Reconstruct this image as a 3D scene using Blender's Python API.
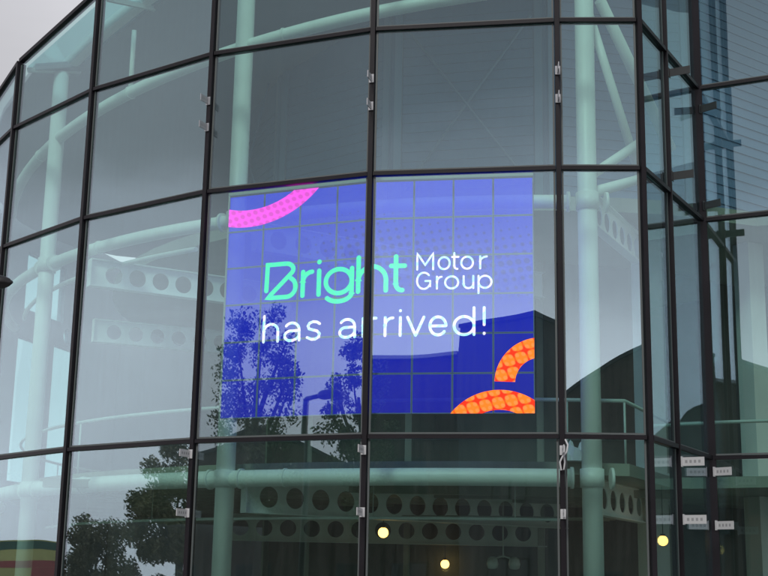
import bpy, bmesh, math, random
from mathutils import Vector, Matrix
random.seed(7)
R = math.radians
scene = bpy.context.scene
for o in list(bpy.data.objects): bpy.data.objects.remove(o)
COL = scene.collection

# ------------------------------------------------------------------ camera
cd = bpy.data.cameras.new('camera'); cam = bpy.data.objects.new('camera', cd); COL.objects.link(cam)
cd.sensor_width = 36.0; cd.lens = 61.17; cd.clip_start = 0.1; cd.clip_end = 3000
cam.matrix_world = Matrix.Translation((0, 0, 1.6)) @ Matrix.Rotation(R(90 + 12.8436), 4, 'X') @ Matrix.Rotation(R(1.048), 4, 'Z')
scene.camera = cam

# ------------------------------------------------------------------ sky (even overcast) and soft sun
SUN_EL, SUN_AZ = 43.0, 200.0          # sun high behind the camera, to the left
world = bpy.data.worlds.new('World'); scene.world = world; world.use_nodes = True
nt = world.node_tree; nt.nodes.clear()
wo = nt.nodes.new('ShaderNodeOutputWorld'); bg = nt.nodes.new('ShaderNodeBackground')
sky = nt.nodes.new('ShaderNodeTexSky'); sky.sky_type = 'NISHITA'; sky.sun_disc = False
sky.sun_elevation = R(SUN_EL); sky.sun_rotation = R(SUN_AZ); sky.air_density = 1.0; sky.dust_density = 3.0
hs = nt.nodes.new('ShaderNodeHueSaturation'); hs.inputs['Saturation'].default_value = 0.25
nt.links.new(sky.outputs[0], hs.inputs['Color'])
tc = nt.nodes.new('ShaderNodeTexCoord'); mp = nt.nodes.new('ShaderNodeMapping')
mp.inputs['Scale'].default_value = (1.0, 1.0, 2.6)
nz = nt.nodes.new('ShaderNodeTexNoise'); nz.inputs['Scale'].default_value = 2.4; nz.inputs['Detail'].default_value = 6; nz.inputs['Roughness'].default_value = 0.55
nt.links.new(tc.outputs['Generated'], mp.inputs['Vector']); nt.links.new(mp.outputs[0], nz.inputs['Vector'])
sx = nt.nodes.new('ShaderNodeSeparateXYZ'); nt.links.new(tc.outputs['Generated'], sx.inputs[0])
# overcast: pale band low down, heavier blue-grey cloud above, the same all round
gr = nt.nodes.new('ShaderNodeValToRGB'); gr.color_ramp.interpolation = 'EASE'
for pos, c in ((0.0, (10.8, 10.5, 11.2, 1)), (0.19, (10.4, 10.1, 10.8, 1)), (0.27, (7.0, 6.9, 7.5, 1)), (0.34, (4.2, 4.2, 4.45, 1)), (1.0, (4.4, 4.5, 5.2, 1))):
    e = gr.color_ramp.elements[0 if pos == 0.0 else -1] if pos in (0.0, 1.0) else gr.color_ramp.elements.new(pos); e.color = c
ad = nt.nodes.new('ShaderNodeMath'); ad.operation = 'MULTIPLY_ADD'; ad.inputs[1].default_value = 0.24; ad.inputs[2].default_value = -0.12
nt.links.new(nz.outputs['Fac'], ad.inputs[0])
ad2 = nt.nodes.new('ShaderNodeMath'); ad2.operation = 'ADD'; nt.links.new(sx.outputs[2], ad2.inputs[0]); nt.links.new(ad.outputs[0], ad2.inputs[1])
nt.links.new(ad2.outputs[0], gr.inputs['Fac'])
vr = nt.nodes.new('ShaderNodeMath'); vr.operation = 'MULTIPLY_ADD'; vr.inputs[1].default_value = 0.5; vr.inputs[2].default_value = 0.75
nt.links.new(nz.outputs['Fac'], vr.inputs[0])
cr = nt.nodes.new('ShaderNodeMixRGB'); cr.blend_type = 'MULTIPLY'; cr.inputs['Fac'].default_value = 1.0
nt.links.new(gr.outputs[0], cr.inputs[1]); nt.links.new(vr.outputs[0], cr.inputs[2])
# broad cloud banks
nb = nt.nodes.new('ShaderNodeTexNoise'); nb.noise_dimensions = '4D'; nb.inputs['W'].default_value = 23.0; nb.inputs['Scale'].default_value = 1.5; nb.inputs['Detail'].default_value = 2
nt.links.new(tc.outputs['Generated'], nb.inputs['Vector'])
mr = nt.nodes.new('ShaderNodeMapRange'); mr.inputs[1].default_value = 0.35; mr.inputs[2].default_value = 0.70; mr.inputs[3].default_value = 0.50; mr.inputs[4].default_value = 1.60
nt.links.new(nb.outputs['Fac'], mr.inputs[0])
cb = nt.nodes.new('ShaderNodeMixRGB'); cb.blend_type = 'MULTIPLY'; cb.inputs['Fac'].default_value = 1.0
nt.links.new(cr.outputs[0], cb.inputs[1]); nt.links.new(mr.outputs[0], cb.inputs[2]); cr = cb
mx = nt.nodes.new('ShaderNodeMixRGB'); mx.inputs['Fac'].default_value = 0.96
nt.links.new(hs.outputs[0], mx.inputs[1]); nt.links.new(cr.outputs[0], mx.inputs[2])
nt.links.new(mx.outputs[0], bg.inputs['Color']); bg.inputs['Strength'].default_value = 0.10
nt.links.new(bg.outputs[0], wo.inputs[0])
sd = bpy.data.lights.new('sun', 'SUN'); sd.energy = 1.5; sd.angle = R(14); sd.color = (1.0, 0.97, 0.93)
so = bpy.data.objects.new('sun', sd); COL.objects.link(so)
az = R(SUN_AZ)
so.rotation_euler = Vector((-math.sin(az) * math.cos(R(SUN_EL)), -math.cos(az) * math.cos(R(SUN_EL)), -math.sin(R(SUN_EL)))).to_track_quat('-Z', 'Y').to_euler()
so.location = (-6, -12, 20)

vs = scene.view_settings
vs.view_transform = 'Standard'; vs.look = 'None'; vs.exposure = 0.23; vs.gamma = 1.0; vs.use_curve_mapping = False
scene.render.engine = 'CYCLES'
cy = scene.cycles
cy.use_denoising = True
try: cy.denoiser = 'OPENIMAGEDENOISE'
except Exception: pass
cy.max_bounces = 12; cy.transparent_max_bounces = 24; cy.glossy_bounces = 5; cy.diffuse_bounces = 4
cy.sample_clamp_indirect = 6.0; cy.caustics_reflective = False; cy.caustics_refractive = False

# ------------------------------------------------------------------ materials
def mat(name, color, rough=0.5, metal=0.0, noise=0.0, nscale=8.0, bump=0.0, bscale=60.0, spec=0.5):
    m = bpy.data.materials.new(name); m.use_nodes = True
    t = m.node_tree; b = t.nodes['Principled BSDF']
    b.inputs['Base Color'].default_value = (*color, 1); b.inputs['Roughness'].default_value = rough
    b.inputs['Metallic'].default_value = metal; b.inputs['Specular IOR Level'].default_value = spec
    co = t.nodes.new('ShaderNodeTexCoord')
    if noise > 0:
        n = t.nodes.new('ShaderNodeTexNoise'); n.inputs['Scale'].default_value = nscale; n.inputs['Detail'].default_value = 5
        r = t.nodes.new('ShaderNodeValToRGB')
        r.color_ramp.elements[0].position = 0.3; r.color_ramp.elements[1].position = 0.7
        r.color_ramp.elements[0].color = (*[c * (1 - noise) for c in color], 1)
        r.color_ramp.elements[1].color = (*[min(1, c * (1 + noise)) for c in color], 1)
        t.links.new(co.outputs['Object'], n.inputs['Vector']); t.links.new(n.outputs['Fac'], r.inputs['Fac']); t.links.new(r.outputs[0], b.inputs['Base Color'])
    if bump > 0:
        n2 = t.nodes.new('ShaderNodeTexNoise'); n2.inputs['Scale'].default_value = bscale; n2.inputs['Detail'].default_value = 4
        bp = t.nodes.new('ShaderNodeBump'); bp.inputs['Strength'].default_value = bump; bp.inputs['Distance'].default_value = 0.02
        t.links.new(co.outputs['Object'], n2.inputs['Vector']); t.links.new(n2.outputs['Fac'], bp.inputs['Height']); t.links.new(bp.outputs[0], b.inputs['Normal'])
    return m

def glass_mat(name, tint, r0, gcol=(0.93, 0.96, 1.0), wave=0.38, dust=0.0):
    """coated architectural glass: straight transmission with a tint, Schlick mirror reflection, slightly wavy"""
    m = bpy.data.materials.new(name); m.use_nodes = True; t = m.node_tree; t.nodes.clear()
    out = t.nodes.new('ShaderNodeOutputMaterial'); mix = t.nodes.new('ShaderNodeMixShader')
    tr = t.nodes.new('ShaderNodeBsdfTransparent'); tr.inputs[0].default_value = (*tint, 1)
    gl = t.nodes.new('ShaderNodeBsdfGlossy'); gl.inputs['Color'].default_value = (*gcol, 1); gl.inputs['Roughness'].default_value = 0.0
    lw = t.nodes.new('ShaderNodeLayerWeight'); lw.inputs['Blend'].default_value = 0.5
    pw = t.nodes.new('ShaderNodeMath'); pw.operation = 'POWER'; pw.inputs[1].default_value = 4.0
    ml = t.nodes.new('ShaderNodeMath'); ml.operation = 'MULTIPLY_ADD'; ml.inputs[1].default_value = 1 - r0; ml.inputs[2].default_value = r0
    t.links.new(lw.outputs['Facing'], pw.inputs[0]); t.links.new(pw.outputs[0], ml.inputs[0]); t.links.new(ml.outputs[0], mix.inputs[0])
    co = t.nodes.new('ShaderNodeTexCoord'); n = t.nodes.new('ShaderNodeTexNoise'); n.inputs['Scale'].default_value = 0.55; n.inputs['Detail'].default_value = 1.0
    bp = t.nodes.new('ShaderNodeBump'); bp.inputs['Strength'].default_value = wave; bp.inputs['Distance'].default_value = 0.02
    t.links.new(co.outputs['Object'], n.inputs['Vector']); t.links.new(n.outputs['Fac'], bp.inputs['Height']); t.links.new(bp.outputs[0], gl.inputs['Normal'])
    t.links.new(tr.outputs[0], mix.inputs[1]); t.links.new(gl.outputs[0], mix.inputs[2])
    if dust > 0:      # thin film of dust with faint vertical rain streaks
        mp_ = t.nodes.new('ShaderNodeMapping'); mp_.inputs['Scale'].default_value = (9.0, 9.0, 0.7)
        n2 = t.nodes.new('ShaderNodeTexNoise'); n2.inputs['Scale'].default_value = 1.6; n2.inputs['Detail'].default_value = 6; n2.inputs['Roughness'].default_value = 0.65
        t.links.new(co.outputs['Object'], mp_.inputs[0]); t.links.new(mp_.outputs[0], n2.inputs['Vector'])
        rm = t.nodes.new('ShaderNodeMapRange'); rm.inputs[1].default_value = 0.35; rm.inputs[2].default_value = 0.75; rm.inputs[3].default_value = dust * 0.3; rm.inputs[4].default_value = dust * 1.6
        t.links.new(n2.outputs['Fac'], rm.inputs[0])
        df = t.nodes.new('ShaderNodeBsdfDiffuse'); df.inputs[0].default_value = (0.42, 0.42, 0.40, 1)
        m2 = t.nodes.new('ShaderNodeMixShader'); t.links.new(rm.outputs[0], m2.inputs[0]); t.links.new(mix.outputs[0], m2.inputs[1]); t.links.new(df.outputs[0], m2.inputs[2])
        t.links.new(m2.outputs[0], out.inputs[0])
    else: t.links.new(mix.outputs[0], out.inputs[0])
    return m

def emit_mat(name, color, strength=1.0):
    m = bpy.data.materials.new(name); m.use_nodes = True; t = m.node_tree; t.nodes.clear()
    out = t.nodes.new('ShaderNodeOutputMaterial'); e = t.nodes.new('ShaderNodeEmission')
    e.inputs[0].default_value = (*color, 1); e.inputs[1].default_value = strength
    t.links.new(e.outputs[0], out.inputs[0]); return m

M = {}
M['frame'] = mat('dark_frame_paint', (0.010, 0.008, 0.011), 0.5, 0.0, 0.25, 3.0, spec=0.25)
M['glass'] = glass_mat('coated_glass', (0.825, 0.97, 0.93), 0.165, (0.80, 0.90, 1.0), dust=0.016)
M['rearglass'] = glass_mat('rear_window_glass', (0.66, 0.84, 0.85), 0.06)
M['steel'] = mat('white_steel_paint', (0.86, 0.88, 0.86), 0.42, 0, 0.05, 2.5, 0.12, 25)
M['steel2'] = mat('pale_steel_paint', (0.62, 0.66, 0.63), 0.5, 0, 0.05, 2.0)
M['siding'] = mat('grey_siding', (0.095, 0.18, 0.32), 0.55, 0, 0.05, 1.5)
M['post'] = mat('siding_post', (0.15, 0.24, 0.36), 0.5)
M['soffit'] = mat('roof_soffit', (0.33, 0.32, 0.36), 0.8, 0, 0.05, 1.0)
M['slab'] = mat('slab_soffit', (0.32, 0.34, 0.29), 0.85, 0, 0.12, 1.3)
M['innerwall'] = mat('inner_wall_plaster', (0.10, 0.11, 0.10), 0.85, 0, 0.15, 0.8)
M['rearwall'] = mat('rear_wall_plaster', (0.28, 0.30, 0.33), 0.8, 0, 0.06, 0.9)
M['tile'] = mat('floor_tile', (0.22, 0.22, 0.21), 0.35, 0, 0.1, 2.0)
M['plate'] = mat('white_plate', (0.55, 0.55, 0.56), 0.45)
M['greyplate'] = mat('grey_plate', (0.38, 0.38, 0.40), 0.4, 0.3)
M['seal'] = mat('edge_seal_grey', (0.10, 0.115, 0.115), 0.6)
M['slot'] = mat('slot_grey', (0.30, 0.30, 0.31), 0.6)
M['darkplate'] = mat('dark_plate', (0.02, 0.022, 0.024), 0.45)
M['black'] = mat('black_plastic', (0.008, 0.008, 0.008), 0.4)
M['cabinet'] = mat('cabinet_frame', (0.30, 0.35, 0.66), 0.4)
M['rail'] = mat('rail_paint', (0.55, 0.62, 0.60), 0.35)
M['asphalt'] = mat('asphalt', (0.05, 0.05, 0.052), 0.9, 0, 0.3, 3.0, 0.4, 120)
M['paving'] = mat('concrete_paving', (0.25, 0.245, 0.235), 0.85, 0, 0.15, 4.0, 0.2, 80)
M['grass'] = mat('grass', (0.05, 0.085, 0.025), 0.95, 0, 0.4, 0.8, 0.5, 40)
M['kerb'] = mat('kerb_stone', (0.32, 0.31, 0.30), 0.85, 0, 0.12, 6.0)
M['brick'] = mat('dark_brick', (0.10, 0.065, 0.052), 0.9, 0, 0.25, 5.0)
M['render'] = mat('grey_render', (0.11, 0.11, 0.115), 0.9, 0, 0.1, 1.2)
M['slate'] = mat('slate_roof', (0.035, 0.036, 0.042), 0.75, 0, 0.3, 4.0)
M['trim'] = mat('white_trim', (0.7, 0.7, 0.68), 0.5)
M['pane2'] = mat('dark_window_glass', (0.02, 0.025, 0.03), 0.08)
M['bark'] = mat('bark', (0.07, 0.055, 0.04), 0.95, 0, 0.3, 10, 0.5, 30)
M['leaf'] = mat('leaf_green', (0.12, 0.14, 0.065), 0.7, 0, 0.45, 1.1)
M['leaf2'] = mat('leaf_olive', (0.20, 0.18, 0.085), 0.7, 0, 0.45, 1.1)
M['lampglow'] = emit_mat('lamp_glow', (1.0, 0.44, 0.11), 7.0)
M['shade'] = mat('frosted_shade', (0.6, 0.62, 0.58), 0.4)
M['plastic'] = mat('white_plastic_sheet', (0.75, 0.76, 0.80), 0.35)

# ------------------------------------------------------------------ mesh helpers
class MB:
    def __init__(s): s.v = []; s.f = []; s.sm = False
    def add(s, vs, fs):
        n = len(s.v); s.v += [tuple(v) for v in vs]; s.f += [tuple(i + n for i in f) for f in fs]; return s
    def hexa(s, p):        # 8 points: bottom ring 0-3, top ring 4-7 (both counter-clockwise from above)
        return s.add(p, [(3, 2, 1, 0), (4, 5, 6, 7), (0, 1, 5, 4), (1, 2, 6, 5), (2, 3, 7, 6), (3, 0, 4, 7)])
    def box(s, x0, x1, y0, y1, z0, z1):
        return s.hexa([(x0, y0, z0), (x1, y0, z0), (x1, y1, z0), (x0, y1, z0), (x0, y0, z1), (x1, y0, z1), (x1, y1, z1), (x0, y1, z1)])
    def bar(s, a, b, up, w, h):   # box from a to b, width w across, height h along up
        a = Vector(a); b = Vector(b); d = (b - a).normalized(); up = Vector(up); sd = d.cross(up).normalized() * (w / 2); u = sd.cross(d).normalized() * (h / 2)
        return s.hexa([a - sd - u, a + sd - u, b + sd - u, b - sd - u, a - sd + u, a + sd + u, b + sd + u, b - sd + u])
    def tube(s, pts, rad, seg=14, cap=True):
        s.sm = True
        pts = [Vector(p) for p in pts]; n = len(pts)
        rads = rad if isinstance(rad, (list, tuple)) else [rad] * n
        base = len(s.v); ref = None
        for i, p in enumerate(pts):
            t = (pts[min(i + 1, n - 1)] - pts[max(i - 1, 0)]).normalized()
            if ref is None: ref = t.orthogonal().normalized()
            ref = (ref - t * ref.dot(t)).normalized(); bn = t.cross(ref)
            for k in range(seg):
                a = 2 * math.pi * k / seg
                s.v.append(tuple(p + (ref * math.cos(a) + bn * math.sin(a)) * rads[i]))
        for i in range(n - 1):
            for k in range(seg):
                k2 = (k + 1) % seg
                s.f.append((base + i * seg + k, base + i * seg + k2, base + (i + 1) * seg + k2, base + (i + 1) * seg + k))
        if cap:
            s.f.append(tuple(base + k for k in reversed(range(seg)))); s.f.append(tuple(base + (n - 1) * seg + k for k in range(seg)))
        return s
    def lathe(s, prof, c, seg=20):   # profile [(r,z)] about vertical axis at c
        s.sm = True
        base = len(s.v); n = len(prof)
        for r, z in prof:
            for k in range(seg):
                a = 2 * math.pi * k / seg; s.v.append((c[0] + r * math.cos(a), c[1] + r * math.sin(a), c[2] + z))
        for i in range(n - 1):
            for k in range(seg):
                k2 = (k + 1) % seg; s.f.append((base + i * seg + k, base + i * seg + k2, base + (i + 1) * seg + k2, base + (i + 1) * seg + k))
        s.f.append(tuple(base + k for k in reversed(range(seg)))); s.f.append(tuple(base + (n - 1) * seg + k for k in range(seg)))
        return s
    def prism(s, poly, z0, z1):     # plan polygon (ccw) extruded
        n = len(poly)
        return s.add([(x, y, z0) for x, y in poly] + [(x, y, z1) for x, y in poly],
                     [tuple(reversed(range(n))), tuple(range(n, 2 * n))] + [(i, (i + 1) % n, n + (i + 1) % n, n + i) for i in range(n)])
    def mesh(s, name, m):
        me = bpy.data.meshes.new(name); me.from_pydata(s.v, [], s.f); me.update()
        if m: me.materials.append(M[m] if isinstance(m, str) else m)
        if s.sm:
            for p in me.polygons: p.use_smooth = len(p.vertices) <= 4
        return me
    def build(s, name, m, parent=None):
        return link(name, s.mesh(name, m), parent)

def link(name, me, parent=None):
    o = bpy.data.objects.new(name, me); COL.objects.link(o)
    if parent is not None: o.parent = parent; o.matrix_parent_inverse = Matrix.Translation(-parent.location)
    return o
def thing(name, label, cat, loc, group=None):
    o = bpy.data.objects.new(name, None); COL.objects.link(o); o.location = loc; o.empty_display_size = 0.2
    return tag(o, label, cat, group)
def tag(o, label, cat, group=None):
    o['label'] = label; o['category'] = cat
    if group: o['group'] = group
    return o
def structure(o): o['kind'] = 'structure'; return o

def holed_plate(name, w, h, holes, thick, m, rects=()):
    """flat plate 0..w x 0..h in local XY with round holes (x,y,r) and rectangular openings, extruded"""
    cu = bpy.data.curves.new(name, 'CURVE'); cu.dimensions = '2D'; cu.fill_mode = 'BOTH'; cu.extrude = thick / 2
    def poly(pts):
        sp = cu.splines.new('POLY'); sp.points.add(len(pts) - 1); sp.use_cyclic_u = True
        for i, (x, y) in enumerate(pts): sp.points[i].co = (x, y, 0, 1)
    poly([(0, 0), (w, 0), (w, h), (0, h)])
    for x, y, r in holes: poly([(x + r * math.cos(2 * math.pi * k / 28), y + r * math.sin(2 * math.pi * k / 28)) for k in range(28)])
    for x0, x1, y0, y1 in rects: poly([(x0, y0), (x1, y0), (x1, y1), (x0, y1)])
    tmp = bpy.data.objects.new('tmp', cu); COL.objects.link(tmp)
    dg = bpy.context.evaluated_depsgraph_get(); me = bpy.data.meshes.new_from_object(tmp.evaluated_get(dg))
    bpy.data.objects.remove(tmp); bpy.data.curves.remove(cu)
    me.name = name; me.materials.clear(); me.materials.append(M[m])
    return me

# ------------------------------------------------------------------ plan of the glass drum
CX, CY, RD = 2.54, 24.6, 10.17
MU = {1: (-5.566, 18.536), 2: (-4.043, 16.915), 3: (-2.230, 15.595), 4: (-0.179, 14.749), 5: (1.990, 14.394), 6: (2.947, 14.349), 7: (4.147, 16.466)}
for k in range(0, -4, -1):
    a = R(216.8 + 12.5 * (k - 1)); MU[k] = (CX + RD * math.cos(a), CY + RD * math.sin(a))
WD = (math.cos(R(-27.0)), math.sin(R(-27.0)))
MU[8] = (MU[7][0] + 2.25 * WD[0], MU[7][1] + 2.25 * WD[1]); MU[9] = (MU[7][0] + 4.5 * WD[0], MU[7][1] + 4.5 * WD[1])
T = [0.06, 3.236, 6.336, 8.169, None]
def rz(x): return 9.20 + 0.29 * (x + 5.566)        # the roof plane rises to the right
def cpt(r, deg, z): return (CX + r * math.cos(R(deg)), CY + r * math.sin(R(deg)), z)
def arc(r, d0, d1, z, n=40, z1=None):
    return [cpt(r, d0 + (d1 - d0) * i / n, z if z1 is None else z + (z1 - z) * i / n) for i in range(n + 1)]
def fdir(i, j):
    d = Vector((MU[j][0] - MU[i][0], MU[j][1] - MU[i][1], 0)); L = d.length; d /= L
    return d, Vector((d.y, -d.x, 0)), L      # along, outward, length

# ------------------------------------------------------------------ ground
structure(MB().prism([(-900, -900), (900, -900), (900, 900), (-900, 900)], -0.5, -0.14).build('ground', 'grass'))
structure(MB().prism([(-60, -3.5), (60, -3.5), (60, 6.5), (-60, 6.5)], -0.139, -0.12).build('road', 'asphalt'))
structure(MB().prism([(-60, 6.66), (60, 6.66), (60, 44), (-60, 44)], -0.139, 0.0).build('pavement', 'paving'))
structure(MB().box(-60, 60, 6.505, 6.655, -0.138, 0.006).build('kerb', 'kerb'))
structure(MB().box(-60, 60, -3.66, -3.505, -0.138, 0.0).build('kerb', 'kerb'))

# ------------------------------------------------------------------ curtain wall
facade = thing('curved_glass_facade', 'curved glass curtain wall of dark framed flat panes bending round the drum', 'facade', (-0.179, 14.749, 0))
wing = thing('angled_glass_facade', 'recessed corner and side wall of dark framed teal glass at the right', 'facade', (4.147, 16.466, 0))

def pane(i, j, z0, z1, parent, g=0.035):
    d, n, L = fdir(i, j)
    za = z1 if z1 else rz(MU[i][0]); zb = z1 if z1 else rz(MU[j][0]); zm = (za + zb) / 2; z1 = zm; c0 = (z0 + z1) / 2
    w = L - 2 * g; b, ta, tb = z0 + .03 - c0, za - .03 - c0, zb - .03 - c0
    me = MB().hexa([(-w / 2, -.006, b), (w / 2, -.006, b), (w / 2, .006, b), (-w / 2, .006, b), (-w / 2, -.006, ta), (w / 2, -.006, tb), (w / 2, .006, tb), (-w / 2, .006, ta)]).mesh('glass_pane', 'glass')
    o = bpy.data.objects.new('glass_pane', me); COL.objects.link(o); o.parent = parent
    c = Vector((*MU[i], 0)) + d * (L / 2) + Vector((0, 0, (z0 + z1) / 2))
    o.location = c - parent.location
    o.rotation_euler = (random.uniform(-.003, .003), 0, math.atan2(d.y, d.x) + random.uniform(-.003, .003))
    e = MB()
    for x0, x1, q in ((-w / 2, -w / 2 + .022, 0), (w / 2 - .022, w / 2, 1)):
        e.box(x0, x1, -.0085, .0085, b, (ta, tb)[q])
    e.box(-w / 2 + .0222, w / 2 - .0222, -.0085, .0085, b, b + .02)
    so_ = e.build('edge_seal', 'seal'); so_.parent = o
def pane_pts(A, B, z0, z1, parent):
    MU['a'] = A; MU['b'] = B; pane('a', 'b', z0, z1, parent)
def mullion(k, nrm, parent, w=0.056, name='mullion'):
    ztop = rz(MU[k][0])
    n = Vector((nrm[0], nrm[1], 0)).normalized(); t = Vector((-n.y, n.x, 0)); p = Vector((*MU[k], 0))
    mb = MB()
    def bx(o0, o1, ww):
        c = [p + n * o0 - t * ww, p + n * o1 - t * ww, p + n * o1 + t * ww, p + n * o0 + t * ww]
        mb.hexa([*c, *[q + Vector((0, 0, ztop)) for q in c]])
    bx(0.012, 0.055, w / 2); bx(-0.085, 0.0118, w / 2 - 0.008)
    return mb.build(name, 'frame', parent)
def transom(i, j, z, parent, h=0.046, e0=0.03, e1=0.03):
    d, n, L = fdir(i, j); p = Vector((*MU[i], z if z else rz(MU[i][0]) + .03)); mb = MB()
    if z is None: d = d + Vector((0, 0, (rz(MU[j][0]) - rz(MU[i][0])) / L))
    def bx(o0, o1, hh):
        a = p + d * e0; b = p + d * (L - e1)
        mb.hexa([a + n * o1 - Vector((0, 0, hh)), b + n * o1 - Vector((0, 0, hh)), b + n * o0 - Vector((0, 0, hh)), a + n * o0 - Vector((0, 0, hh)),
                 a + n * o1 + Vector((0, 0, hh)), b + n * o1 + Vector((0, 0, hh)), b + n * o0 + Vector((0, 0, hh)), a + n * o0 + Vector((0, 0, hh))])
    bx(0.0122, 0.046, h / 2); bx(-0.07, 0.0119, h / 2 - 0.006)
    return mb.build('transom', 'frame', parent)
drum_ids = [-2, -1, 0, 1, 2, 3, 4, 5, 6]
for i in range(-2, 6):
    for r in range(4): pane(i, i + 1, T[r], T[r + 1], facade)
    for r in range(4): transom(i, i + 1, T[r], facade)
    transom(i, i + 1, None, facade, 0.06).name = 'coping'
for k in drum_ids:
    if k == 6: n = Vector((MU[6][0] - CX, MU[6][1] - CY)); n = Vector((0.25, -1))
    else: n = Vector((MU[k][0] - CX, MU[k][1] - CY))
    mullion(k, n, facade)
# recess facet (6-7) with an intermediate joint, then the side wall (7-8-9)
d67, n67, L67 = fdir(6, 7)
J = (MU[6][0] + d67.x * 0.98, MU[6][1] + d67.y * 0.98); MU['j'] = J
for r in range(4):
    pane(6, 'j', T[r], T[r + 1], wing); pane('j', 7, T[r], T[r + 1], wing); pane(7, 8, T[r], T[r + 1], wing); pane(8, 9, T[r], T[r + 1], wing)
    transom(6, 'j', T[r], wing, 0.05); transom('j', 7, T[r], wing, 0.05); transom(7, 8, T[r], wing); transom(8, 9, T[r], wing)
for a, b in ((6, 'j'), ('j', 7), (7, 8), (8, 9)): transom(a, b, None, wing, 0.06).name = 'coping'
mullion('j', n67, wing, 0.022, name='joint')
MU['c'] = (MU[7][0] - 0.02, MU[7][1] - 0.02)
mullion('c', (0.25, -1), wing, 0.125, name='corner_post')
for k in (8, 9): mullion(k, (WD[1], -WD[0]), wing)
# outrigger plates in pairs on the mullions
def outrigger(p, n, z, m, parent, ln=0.25, h=0.10):
    n = Vector((n[0], n[1], 0)).normalized(); a = Vector((*p, z)) + n * 0.058
    mb = MB().bar(a, a + n * ln, (0, 0, 1), 0.010, h)
    mb.bar(a + n * 0.004 - Vector((0, 0, 0.0)), a + n * 0.014, (0, 0, 1), 0.06, h + 0.02)
    po = mb.build('outrigger_plate', m, parent)
    if m == 'darkplate': return
    t_ = Vector((-n.y, n.x, 0)); sl = MB()
    for k in range(4):
        c = a + n * (ln * (0.22 + 0.19 * k))
        sl.bar(c - t_ * 0.0056, c + t_ * 0.0056, (0, 0, 1), ln * 0.10, h * 0.34)
    so_ = sl.build('slot', 'slot', None); so_.parent = po
for k in (2, 3, 4, 5):
    n = (MU[k][0] - CX, MU[k][1] - CY)
    if k >= 3:
        for z in (7.52, 7.17): outrigger(MU[k], n, z, 'greyplate', facade, 0.17, 0.085)
        for z in (3.08, 2.39): outrigger(MU[k], n, z, 'plate', facade, 0.22, 0.085)
for z, m in ((7.86, 'darkplate'), (6.52, 'darkplate'), (3.06, 'plate'), (2.40, 'plate')):
    outrigger(J, n67, z, m, wing, 0.27); outrigger(MU['c'], (0.72, -0.75), z, m, wing, 0.25)

# ------------------------------------------------------------------ floors, roof and inner walls
arcp = [(CX + 9.15 * math.cos(R(a)), CY + 9.15 * math.sin(R(a))) for a in range(100, 272, 4)]
slab_poly = arcp + [(2.95, 15.55), (3.75, 17.1), (4.1, 17.3), (8.0, 15.3), (11.5, 22), (9, 33)]
structure(MB().prism(slab_poly, 2.915, 3.06).build('floor', 'slab'))
gpoly = [MU[k] for k in drum_ids] + [MU[7], MU[9], (12.5, 22), (9.5, 34), (1, 34.7)] + [(CX + 10.1 * math.cos(R(a)), CY + 10.1 * math.sin(R(a))) for a in (100, 120, 140, 160)]
structure(MB().prism([(x * 0.999, y) for x, y in gpoly], 0.004, 0.03).build('floor', 'tile'))
inner = [(CX + 7.6 * math.cos(R(a)), CY + 7.6 * math.sin(R(a))) for a in range(100, 285, 5)] + [(5.2, 17.6), (9.2, 16.0), (11.5, 22), (9, 33)]
structure(MB().prism(inner, 6.60, 6.80).build('ceiling', 'slab'))
# tilted roof: glazed ring round the edge with rafters, solid deck inside
def sheet(name, poly, m, z0, z1):
    n = len(poly)
    return structure(MB().add([(x, y, rz(x) + z0) for x, y in poly] + [(x, y, rz(x) + z1) for x, y in poly],
        [tuple(reversed(range(n))), tuple(range(n, 2 * n))] + [(i, (i + 1) % n, n + (i + 1) % n, n + i) for i in range(n)]).build(name, m))
deck = [(CX + 9.2 * math.cos(R(a)), CY + 9.2 * math.sin(R(a))) for a in range(218, 276, 5)] + [(3.2, 16.2), (4.2, 17.6), (5.4, 17.6), (9.6, 16.0), (12.5, 22), (9, 33)] + [(CX + 9.9 * math.cos(R(a)), CY + 9.9 * math.sin(R(a))) for a in range(88, 217, 8)] + [(CX + 9.9 * math.cos(R(217)), CY + 9.9 * math.sin(R(217)))]
sheet('roof', deck, 'soffit', -0.10, 0.0)
rim = [MU[k] for k in drum_ids] + [MU[7], MU[9], (12.4, 22.4)]
ringp = [(CX + 9.95 * math.cos(R(a)), CY + 9.95 * math.sin(R(a))) for a in range(100, 182, 8)] + [(x + (CX - x) * .012, y + (CY - y) * .012) for x, y in rim]
innp = [(CX + 9.2 * math.cos(R(a)), CY + 9.2 * math.sin(R(a))) for a in range(100, 276, 5)]
roofg = thing('glass_roof', 'glazed roof edge sloping up to the right over the drum', 'roof', (-1, 16, rz(-1)))
for k in range(1, 6):
    a, b = Vector((*MU[k], 0)), Vector((*MU[k + 1], 0)); c = Vector((CX, CY, 0))
    q = [a + (c - a) * .012, b + (c - b) * .012, b + (c - b) * .095, a + (c - a) * .095]
    MB().add([(p.x, p.y, rz(p.x) - .05) for p in q] + [(p.x, p.y, rz(p.x) - .03) for p in q], [(3, 2, 1, 0), (4, 5, 6, 7), (0, 1, 5, 4), (1, 2, 6, 5), (2, 3, 7, 6), (3, 0, 4, 7)]).build('glass_pane', 'rearglass', roofg)
    MB().bar((q[0].x, q[0].y, rz(q[0].x) - .09), (q[3].x, q[3].y, rz(q[3].x) - .09), (0, 0, 1), 0.05, 0.07).build('rafter', 'steel2', roofg)
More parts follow.
